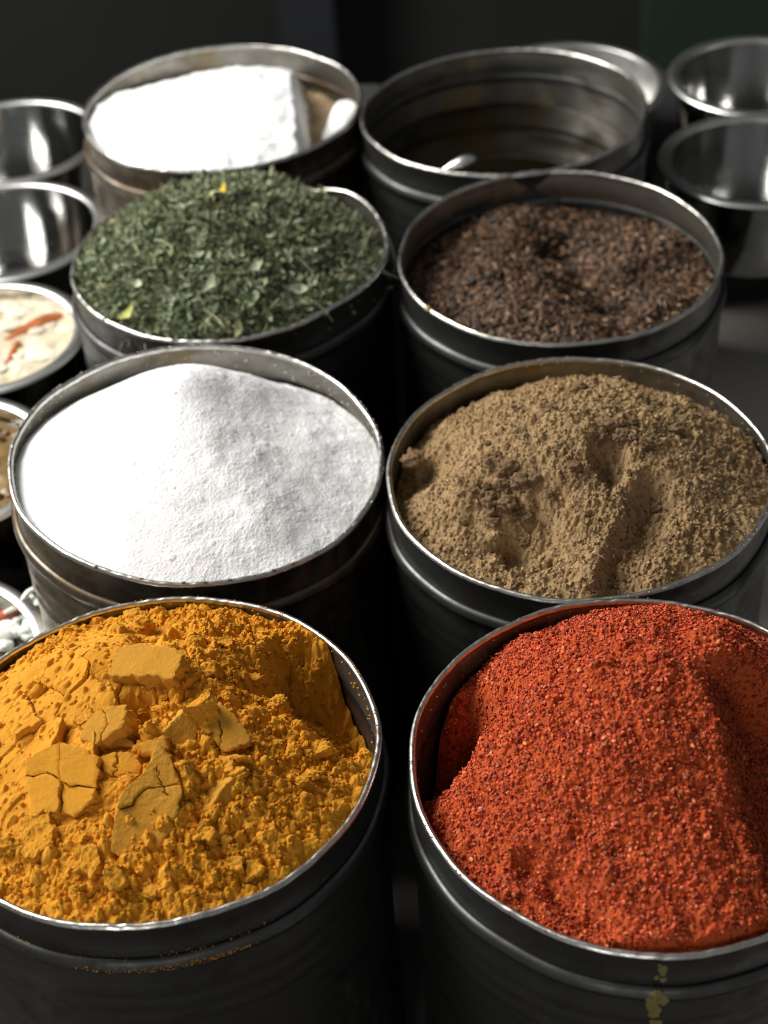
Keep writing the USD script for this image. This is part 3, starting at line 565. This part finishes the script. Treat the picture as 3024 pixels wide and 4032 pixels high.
for k, (px, py, s_) in enumerate([(893, 998, .0048), (1320, 920, .0038), (1300, 945, .003), (1345, 940, .003), (1105, 1010, .004), (1125, 1040, .0035), (1080, 1050, .003), (1095, 1090, .004), (1060, 1000, .003), (1390, 960, .003), (1240, 1010, .0028), (1460, 930, .003), (1250, 840, .003), (1420, 1100, .0026), (1140, 1120, .0025)] + [(1110 + 45 * g.normal(), 1050 + 50 * g.normal(), .0010 + .0018 * g.random()) for _ in range(40)] + [(1310 + 30 * g.normal(), 935 + 18 * g.normal(), .0010 + .0014 * g.random()) for _ in range(16)]):
    P = h.hit(px, py); 
    if k == 0: P = at(px, py, H - .004) - np.array([*h.c, H])
    lv, lf = lump(s_ * np.array([1, .85, .8]), k + 40, 3, .75, 2.2); part(tb, 'clod', (lv + P + [0, 0, s_ * .2], lf), 'masala_clod', True)
gl = [lump(np.array([.00062, .0005, .00045]), 500 + k, 1, .6, 1.8) for k in range(4)]
protos = [(gl[0], 'grain_tan', 5), (gl[1], 'grain_tan', 5), (gl[2], 'grain_brown', 5), (gl[3], 'grain_dark', 3), (flake(.0005, .0007, .0002, 11), 'masala_fibre', .4), (flake(.00016, .0020, .0001, 13), 'masala_fibre', .8)]
scatter(tb, 'coarse_bits', h, 12000, protos, 33, .6, (.4, 1.15), -.0002, singles=120, single_name='husk', single_sizes=(1.0, 1.5))

# ---- dried leaves
h = Heap('green', .0007)
h.base(-.004, .004, .0285, -.007, -.006, -.006, -.017, 1.8)
h.z += (h.fb(40, 3, 2) - .5) * .014 + (h.fb(140, 3, 4) - .5) * .008 + h.crumbs(900, .0015, .004, 51, 2, .8)
h.z = np.minimum(h.z, -.003 + 9 * smoothstep(h.R - h.r, .003, .007))
tg = heap_thing(h, 'dried_leaves', 'heap of crumbled dried green leaves in the dented tin', 'dried herb')
part(tg, 'leaf_bed', h.mesh(), 'leaf_bed', True)
def leaf(l_, w_, curl, seed):
    g = np.random.default_rng(seed); k = 6; t_ = np.linspace(0, 1, k); wd = w_ * np.sin(np.pi * (.08 + .86 * t_) ** .8) * (.8 + .4 * g.random(k)); x = (t_ - .5) * l_
    z = curl * l_ * (t_ - .5) ** 2 * 2 + .04 * l_ * g.normal(size=k); fold_ = (.25 + .4 * g.random()) * w_
    v_ = np.vstack([np.c_[x, wd, z + fold_], np.c_[x, 0 * x, z], np.c_[x, -wd, z + fold_ * (.3 + g.random())]]); f_ = []
    for i in range(k - 1):
        for b_ in (0, k): f_ += [[b_ + i, b_ + i + k, b_ + i + 1], [b_ + i + 1, b_ + i + k, b_ + i + k + 1]]
    return v_, np.array(f_)
def stem(l_, rad, bend, seed):
    t_ = np.linspace(-.5, .5, 6); return tube(np.c_[t_ * l_, bend * l_ * (t_ ** 2 - .1), 0.05 * l_ * np.sin(t_ * 5 + seed)], rad, 5)
protos = [(leaf(.0056, .0009, .6, 1), 'leaf_green', 5), (leaf(.0048, .0012, -.5, 2), 'leaf_dark', 5), (leaf(.0070, .0008, .9, 3), 'leaf_green', 5), (leaf(.0042, .0014, .3, 4), 'leaf_grey', 1.5),
          (leaf(.0050, .0012, -.3, 5), 'leaf_olive', 2.4), (stem(.010, .00026, .25, 6), 'leaf_stem', 2.2), (stem(.007, .0003, -.4, 2), 'leaf_green', 1.8), (leaf(.0055, .0008, .9, 7), 'leaf_grey', 1.6)]
scatter(tg, 'leaf_crumbs', h, 10500, protos, 61, .8, (.55, 1.6), .0005, rmax=.076, singles=260, single_name='leaf', single_sizes=(1.2, 1.9))
for k, (px, py, m_, s_, sd) in enumerate([(281, 684, 'leaf_yellow', 1.9, 4), (480, 428, 'petal_yellow', 1.6, 2), (455, 625, 'leaf_grey', 1.9, 4), (607, 590, 'leaf_grey', 1.1, 4), (560, 585, 'leaf_grey', 1.5, 4), (645, 632, 'leaf_grey', 2.3, 3), (690, 690, 'leaf_grey', 1.7, 1), (700, 420, 'leaf_olive', 1.2, 2), (570, 620, 'leaf_green', 2.2, 4), (300, 620, 'leaf_grey', 1.7, 2), (520, 715, 'leaf_olive', 1.8, 3), (375, 655, 'leaf_grey', 1.8, 4), (430, 560, 'leaf_grey', 1.6, 1)]):
    P = h.hit(px, py); lv, lf = leaf(.0062, .0011, .7, sd); Q = quats(np.array([[-.2, -.6, .75]]), np.random.default_rng(k), .15)[0]
    part(tg, 'leaf', (lv * s_ * .9 @ Q.T + P + [0, -.003, .0042], lf), m_, True, label='pale yellow leaf' if 'yellow' in m_ else None)
for k, (p_, q_) in enumerate([((640, 560), (700, 640)), ((660, 650), (720, 702)), ((300, 600), (345, 590)), ((430, 610), (520, 600)), ((780, 560), (805, 500)), ((310, 738), (318, 775)), ((700, 480), (760, 470))]):
    A, B = h.hit(*p_) + [0, -.003, .004], h.hit(*q_) + [0, -.003, .004]; tt = np.linspace(0, 1, 8)[:, None]
    part(tg, 'stalk', tube(A + (B - A) * tt + np.sin(tt * np.pi) * [.0006, 0, .002], .00035, 6), 'leaf_stem', True)

# ---- cumin
h = Heap('cumin', .0007)
def lp(px, py, z=-.012): return h.loc(px, py, z)
h.z += -.022
for px, py, rad, dz in ((1120, 470, .022, .009), (1080, 590, .022, .014), (1400, 520, .024, .009), (1150, 690, .03, .012), (1450, 665, .018, .014), (1330, 730, .02, .007)):
    q = lp(px, py); h.bump(q[0], q[1], rad, dz, 2.2)
for px, py in ((1215, 500), (1250, 540), (1290, 580), (1325, 625)): q = lp(px, py, -.012); h.bump(q[0], q[1], .011, -.0115, 2.6)
q = lp(1210, 520, -.014); h.bump(q[0], q[1], .006, -.004, 2.4, 3.0, 1.5)
h.z += (h.fb(45, 3, 2) - .5) * .011 + (h.fb(300, 2, 4) - .5) * .002
tu = heap_thing(h, 'cumin_seeds', 'uneven bed of brown cumin seeds behind the ground brown spice', 'cumin seeds')
part(tu, 'seed_bed', h.mesh(), 'seed_bed', True)
def seed(l_, w_, bend, s_):
    t_ = np.linspace(-1, 1, 7); pts = np.c_[t_ * l_ / 2, bend * l_ * t_ ** 2, 0 * t_]; return tube(pts, w_ * np.sqrt(np.clip(1.02 - t_ ** 2, 0.02, 1)), 6)
protos = [(seed(.0052, .00078, .07, 0), 'cumin_brown', 4), (seed(.0046, .0007, -.05, 0), 'cumin_brown', 4), (seed(.0050, .00075, .1, 0), 'cumin_dark', 5.5), (seed(.0042, .00062, .03, 0), 'cumin_pale', 1.2)]
scatter(tu, 'seeds', h, 7000, protos, 71, .36, (1.05, 1.4), .0001, rmax=.0765, singles=280, single_name='seed', single_sizes=(1.2, 1.5))

# ---- sugar: block with a cut face on the right, empty tin floor beyond it
h = Heap('sugar', .0009)
def lp(px, py, z=0): return h.loc(px, py, z)
e0, e1 = lp(640, 195, .004), lp(652, 330, -.004)
s_ = h.X - (e0[0] + (h.Y - e0[1]) * (e1[0] - e0[0]) / (e1[1] - e0[1])) + (h.fb(90, 3, 2) - .5) * .006
h.base(.015, .0, .011, -.022, -.001, -.004, -.004, 1.8); h.z += (h.fb(60, 3, 5) - .5) * .003
h.z = h.z * (1 - smoothstep(s_, -.003, .007)) + (-.024) * smoothstep(s_, -.003, .007)
q = lp(735, 262, -.012); h.z += .022 * np.exp(-(np.hypot(h.X - q[0] - .004, (h.Y - q[1]) / 1.3) / .0125) ** 4)
h.z += (h.fb(160, 3, 7) - .5) * .003
tsu = heap_thing(h, 'sugar', 'bright white sugar with a sheer cut side in the back left tin', 'sugar')
v_, f_ = h.mesh(); zz = v_[f_, 2].mean(1)
def used(v_, f_):
    u_, i_ = np.unique(f_, return_inverse=True); return v_[u_], i_.reshape(-1, 3)
part(tsu, 'sugar_block', used(v_, f_[zz > -.0215]), 'salt_crystals', True)
part(tsu, 'brown_residue', used(v_, f_[zz <= -.0215]), 'brown_residue', True, label='brown residue left at the bottom beside the sugar')

# ---- oil
R_ = Rt - .0016
v_, f_ = lathe([(.0004, -.036), (.03, -.036), (R_ - .002, -.036), (R_, -.0352)], n=96)
to = part(None, 'oil', (v_ + [*TINS['oil'][:2], H], f_[:, ::-1]), 'oil_dark', True); tag(stage.GetPrimAtPath(to), 'dark brown oil standing low inside the back tin', 'oil')

# ------------------------------------------------------------------ steel bowls on the side boards
ZB = .082
tl = thing('side_board', 'dark board under the steel bowls on the left', 'board')
part(tl, 'top_board', box(-.42, -.168, .40, 1.10, ZB - .016, ZB, .003), 'black_board'); part(tl, 'support', box(-.42, -.20, .45, 1.06, .001, ZB - .0165), 'black_board')
tr = thing('side_board', 'dark board under the two steel bowls on the right', 'board')
part(tr, 'top_board', box(.186, .5, .872, 1.14, ZB - .012, ZB, .003), 'black_board'); part(tr, 'support', box(.2, .5, .95, 1.12, .001, ZB - .0125), 'black_board')
def bowl(label, cx, cy, R=.054, depth=.056, z0=ZB, group='small steel bowls beside the tins'):
    t = thing('steel_bowl', label, 'bowl', (cx, cy, z0), group)
    o = [(.0006, 0), (R * .74, 0), (R * .80, .003), (R * .90, depth * .42), (R * .94, depth * .8), (R * .96, depth - .002)]
    i = [(R * .945, depth - .001), (R * .925, depth * .8), (R * .88, depth * .42), (R * .78, .004), (R * .7, .0022), (.0006, .002)]
    part(t, 'outside', lathe(o, 96), 'bright_steel', 40); part(t, 'inside', lathe(i, 96), 'bright_steel', 40)
    part(t, 'rim', ring(R * .975, depth - .0004, .0036, .0016, 96, 10), 'satin_steel', True)
    return t
bowl('empty steel bowl at the back left touching the sugar tin', -.218, .985, .056)
bowl('empty steel bowl in the left column nearest the green leaves', -.208, .872, .056)
bowl('steel bowl holding the pale sauce', -.206, .760, .053, z0=.072 + .010)
bowl('steel bowl holding the brown pickle', -.212, .650, .055)
bowl('steel dish holding the onion salad', -.213, .531, .062, .037)
bowl('empty steel bowl in the far right corner', .260, 1.003, .056)
bowl('empty steel bowl at the right, nearer of the two behind the cumin', .234, .893, .055)

# contents of the bowls
def pool(name, label, cat, cx, cy, R, z, m_, seed, amp=.003):
    t = thing(name, label, cat, (cx, cy, z)); n_ = 70; ax = np.linspace(-R, R, n_); X, Y = np.meshgrid(ax, ax, indexing='ij'); r_ = np.hypot(X, Y); ok = r_ < R * 1.02
    sc = np.where(r_ > R, R / np.maximum(r_, 1e-9), 1); Z = (fbm(np.stack([X * 90, Y * 90, 0 * X + seed], -1), 4, seed) - .5) * amp * np.clip((R - r_) / .006, 0, 1)
    idx = -np.ones_like(r_, int); idx[ok] = np.arange(ok.sum()); v_ = np.stack([X * sc, Y * sc, Z], -1)[ok]
    a, b, c, d = idx[:-1, :-1], idx[1:, :-1], idx[1:, 1:], idx[:-1, 1:]; k_ = (a >= 0) & (b >= 0) & (c >= 0) & (d >= 0); a, b, c, d = a[k_], b[k_], c[k_], d[k_]
    part(t, 'surface', (v_, np.vstack([np.stack([a, b, c], 1), np.stack([a, c, d], 1)])), m_, True)
    return t
zA = .072 + .010 + .056 - .006
t = pool('pale_sauce', 'pale cream sauce with an orange pepper strip on it', 'sauce', -.206, .760, .0495, zA, 'cream_sauce', 3, .006)
def rel(px, py, z, c): return at(px, py, z) - np.array([c[0], c[1], z])
cA = (-.206, .760)
def strip(parent, name, pix, z, c, rads, m_, lift=.001, flat=.6, seed=1):
    P = np.array([rel(*q, z, c) for q in pix]); tt = np.linspace(0, 1, 14); src = np.linspace(0, 1, len(P))
    C = np.stack([np.interp(tt, src, P[:, k]) for k in range(3)], 1); C[1:-1] = (C[:-2] + 2 * C[1:-1] + C[2:]) / 4; rd = np.interp(tt, np.linspace(0, 1, len(rads)), rads) * (.95 + .1 * noise(np.c_[tt * 9, tt * 0, tt * 0 + seed], seed))
    v_, f_ = tube(C, rd, 10); v_[:, 2] = v_[:, 2] * flat + lift
    return part(parent, name, (v_, f_), m_, True)
strip(t, 'pepper_strip', [(12, 735), (60, 708), (105, 690), (135, 680)], zA, cA, (.002, .0050, .0062, .0062, .0030), 'pepper_orange', -.0005, .4)
strip(t, 'pepper_strip', [(38, 738), (25, 765), (15, 790)], zA, cA, (.0016, .002, .001), 'pepper_orange', -.0003, .5)
g = np.random.default_rng(4)
for k in range(34):
    a, r_ = g.random() * 6.283, .046 * math.sqrt(g.random()); lv, lf = lump(np.array([.0055, .004, .0009]) * (.5 + g.random()), k + 90, 2, .4); part(t, 'curd_lump', (lv + [r_ * math.cos(a), r_ * math.sin(a), .0002], lf), 'sauce_curd', True)
zB = ZB + .056 - .008
t = pool('brown_pickle', 'oily brown pickle with dark bits in it', 'pickle', -.212, .650, .050, zB, 'brown_pickle', 5, .006)
for k in range(60):
    a, r_ = g.random() * 6.283, .047 * math.sqrt(g.random()); lv, lf = lump(np.array([.003, .002, .0014]) * (.4 + g.random()), k + 190, 2, .3); part(t, 'pickle_bit', (lv + [r_ * math.cos(a), r_ * math.sin(a), .0008], lf), 'pickle_bit', True)
zC = ZB + .037 - .013
t = pool('onion_salad', 'salad of white onion and red carrot strips', 'salad', -.213, .531, .052, zC, 'salad_green', 7, .012)
cC = (-.213, .531)
strip(t, 'onion_strip', [(80, 1310), (70, 1330), (62, 1350), (52, 1372)], zC + .006, cC, (.0022, .0030, .0030, .0026), 'onion_white', .006, 1.0)
strip(t, 'onion_strip', [(75, 1268), (60, 1276), (48, 1292), (38, 1310)], zC + .014, cC, (.0012, .0014, .0013, .0010), 'onion_white', .013, 1.0)
strip(t, 'onion_strip', [(63, 1282), (78, 1292), (80, 1312)], zC + .010, cC, (.0009, .0014, .0024), 'onion_white', .009, 1.0)
strip(t, 'onion_strip', [(10, 1328), (30, 1318), (55, 1309), (75, 1302)], zC + .008, cC, (.0008, .0012, .0013, .0016), 'onion_white', .009, 1.0)
strip(t, 'carrot_strip', [(-25, 1340), (0, 1335), (20, 1326), (46, 1316)], zC + .006, cC, (.0030, .0034, .0030, .0014), 'carrot_red', .006, .8)
for k, (px, py, s_) in enumerate([(15, 1358, .0055), (30, 1366, .004), (0, 1375, .006), (52, 1365, .003), (76, 1352, .002), (60, 1375, .003), (-15, 1372, .006), (35, 1340, .0022), (10, 1395, .004)]):
    P = rel(px, py, zC + .005, cC); lv, lf = lump(np.array([1, .8, .6]) * s_, k + 300, 2, .35, 2.2); part(t, 'onion_piece', (lv + P + [0, 0, .005], lf), 'onion_white', True)

# far things: a wide steel pan behind the oil tin, a rod between the back tins, a green panel and a post against the wall
t = thing('steel_pan', 'wide shallow steel pan behind the dark oil tin', 'pan', (.138, 1.015, .0))
o = [(.0006, .10), (.045, .10), (.055, .106), (.060, .135)]; i = [(.0588, .135), (.053, .108), (.044, .1025), (.0006, .1025)]
part(t, 'outside', lathe(o, 96), 'satin_steel', 40); part(t, 'inside', lathe(i, 96), 'satin_steel', 40); part(t, 'rim', ring(.0605, .135, .003, .0012, 96, 10), 'satin_steel', True)
part(t, 'stand', lathe([(.0006, .0005), (.04, .0005), (.04, .0995), (.0006, .0995)], 48), 'black_board', 40)
t = thing('steel_canister', 'pale steel canister between the two back tins', 'canister', (.003, 1.03, 0))
part(t, 'body', lathe([(.0006, .0005), (.043, .0005), (.045, .004), (.045, .110), (.042, .118), (.0006, .120)], 96), 'satin_steel', 40); part(t, 'lid_edge', ring(.0455, .11, .0018, .003, 96, 8), 'satin_steel', True)
w = part(None, 'green_cloth', box(.42, .86, 2.30, 2.315, -.79, .9, .003), 'green_cloth'); tag(stage.GetPrimAtPath(w), 'dark green cloth panel hanging at the back right', 'cloth')
w = part(None, 'post', box(-.10, -.02, 2.35, 2.43, -.79, 1.4, .004), 'blue_black_post'); tag(stage.GetPrimAtPath(w), 'blue black post standing at the dark back wall', 'post')
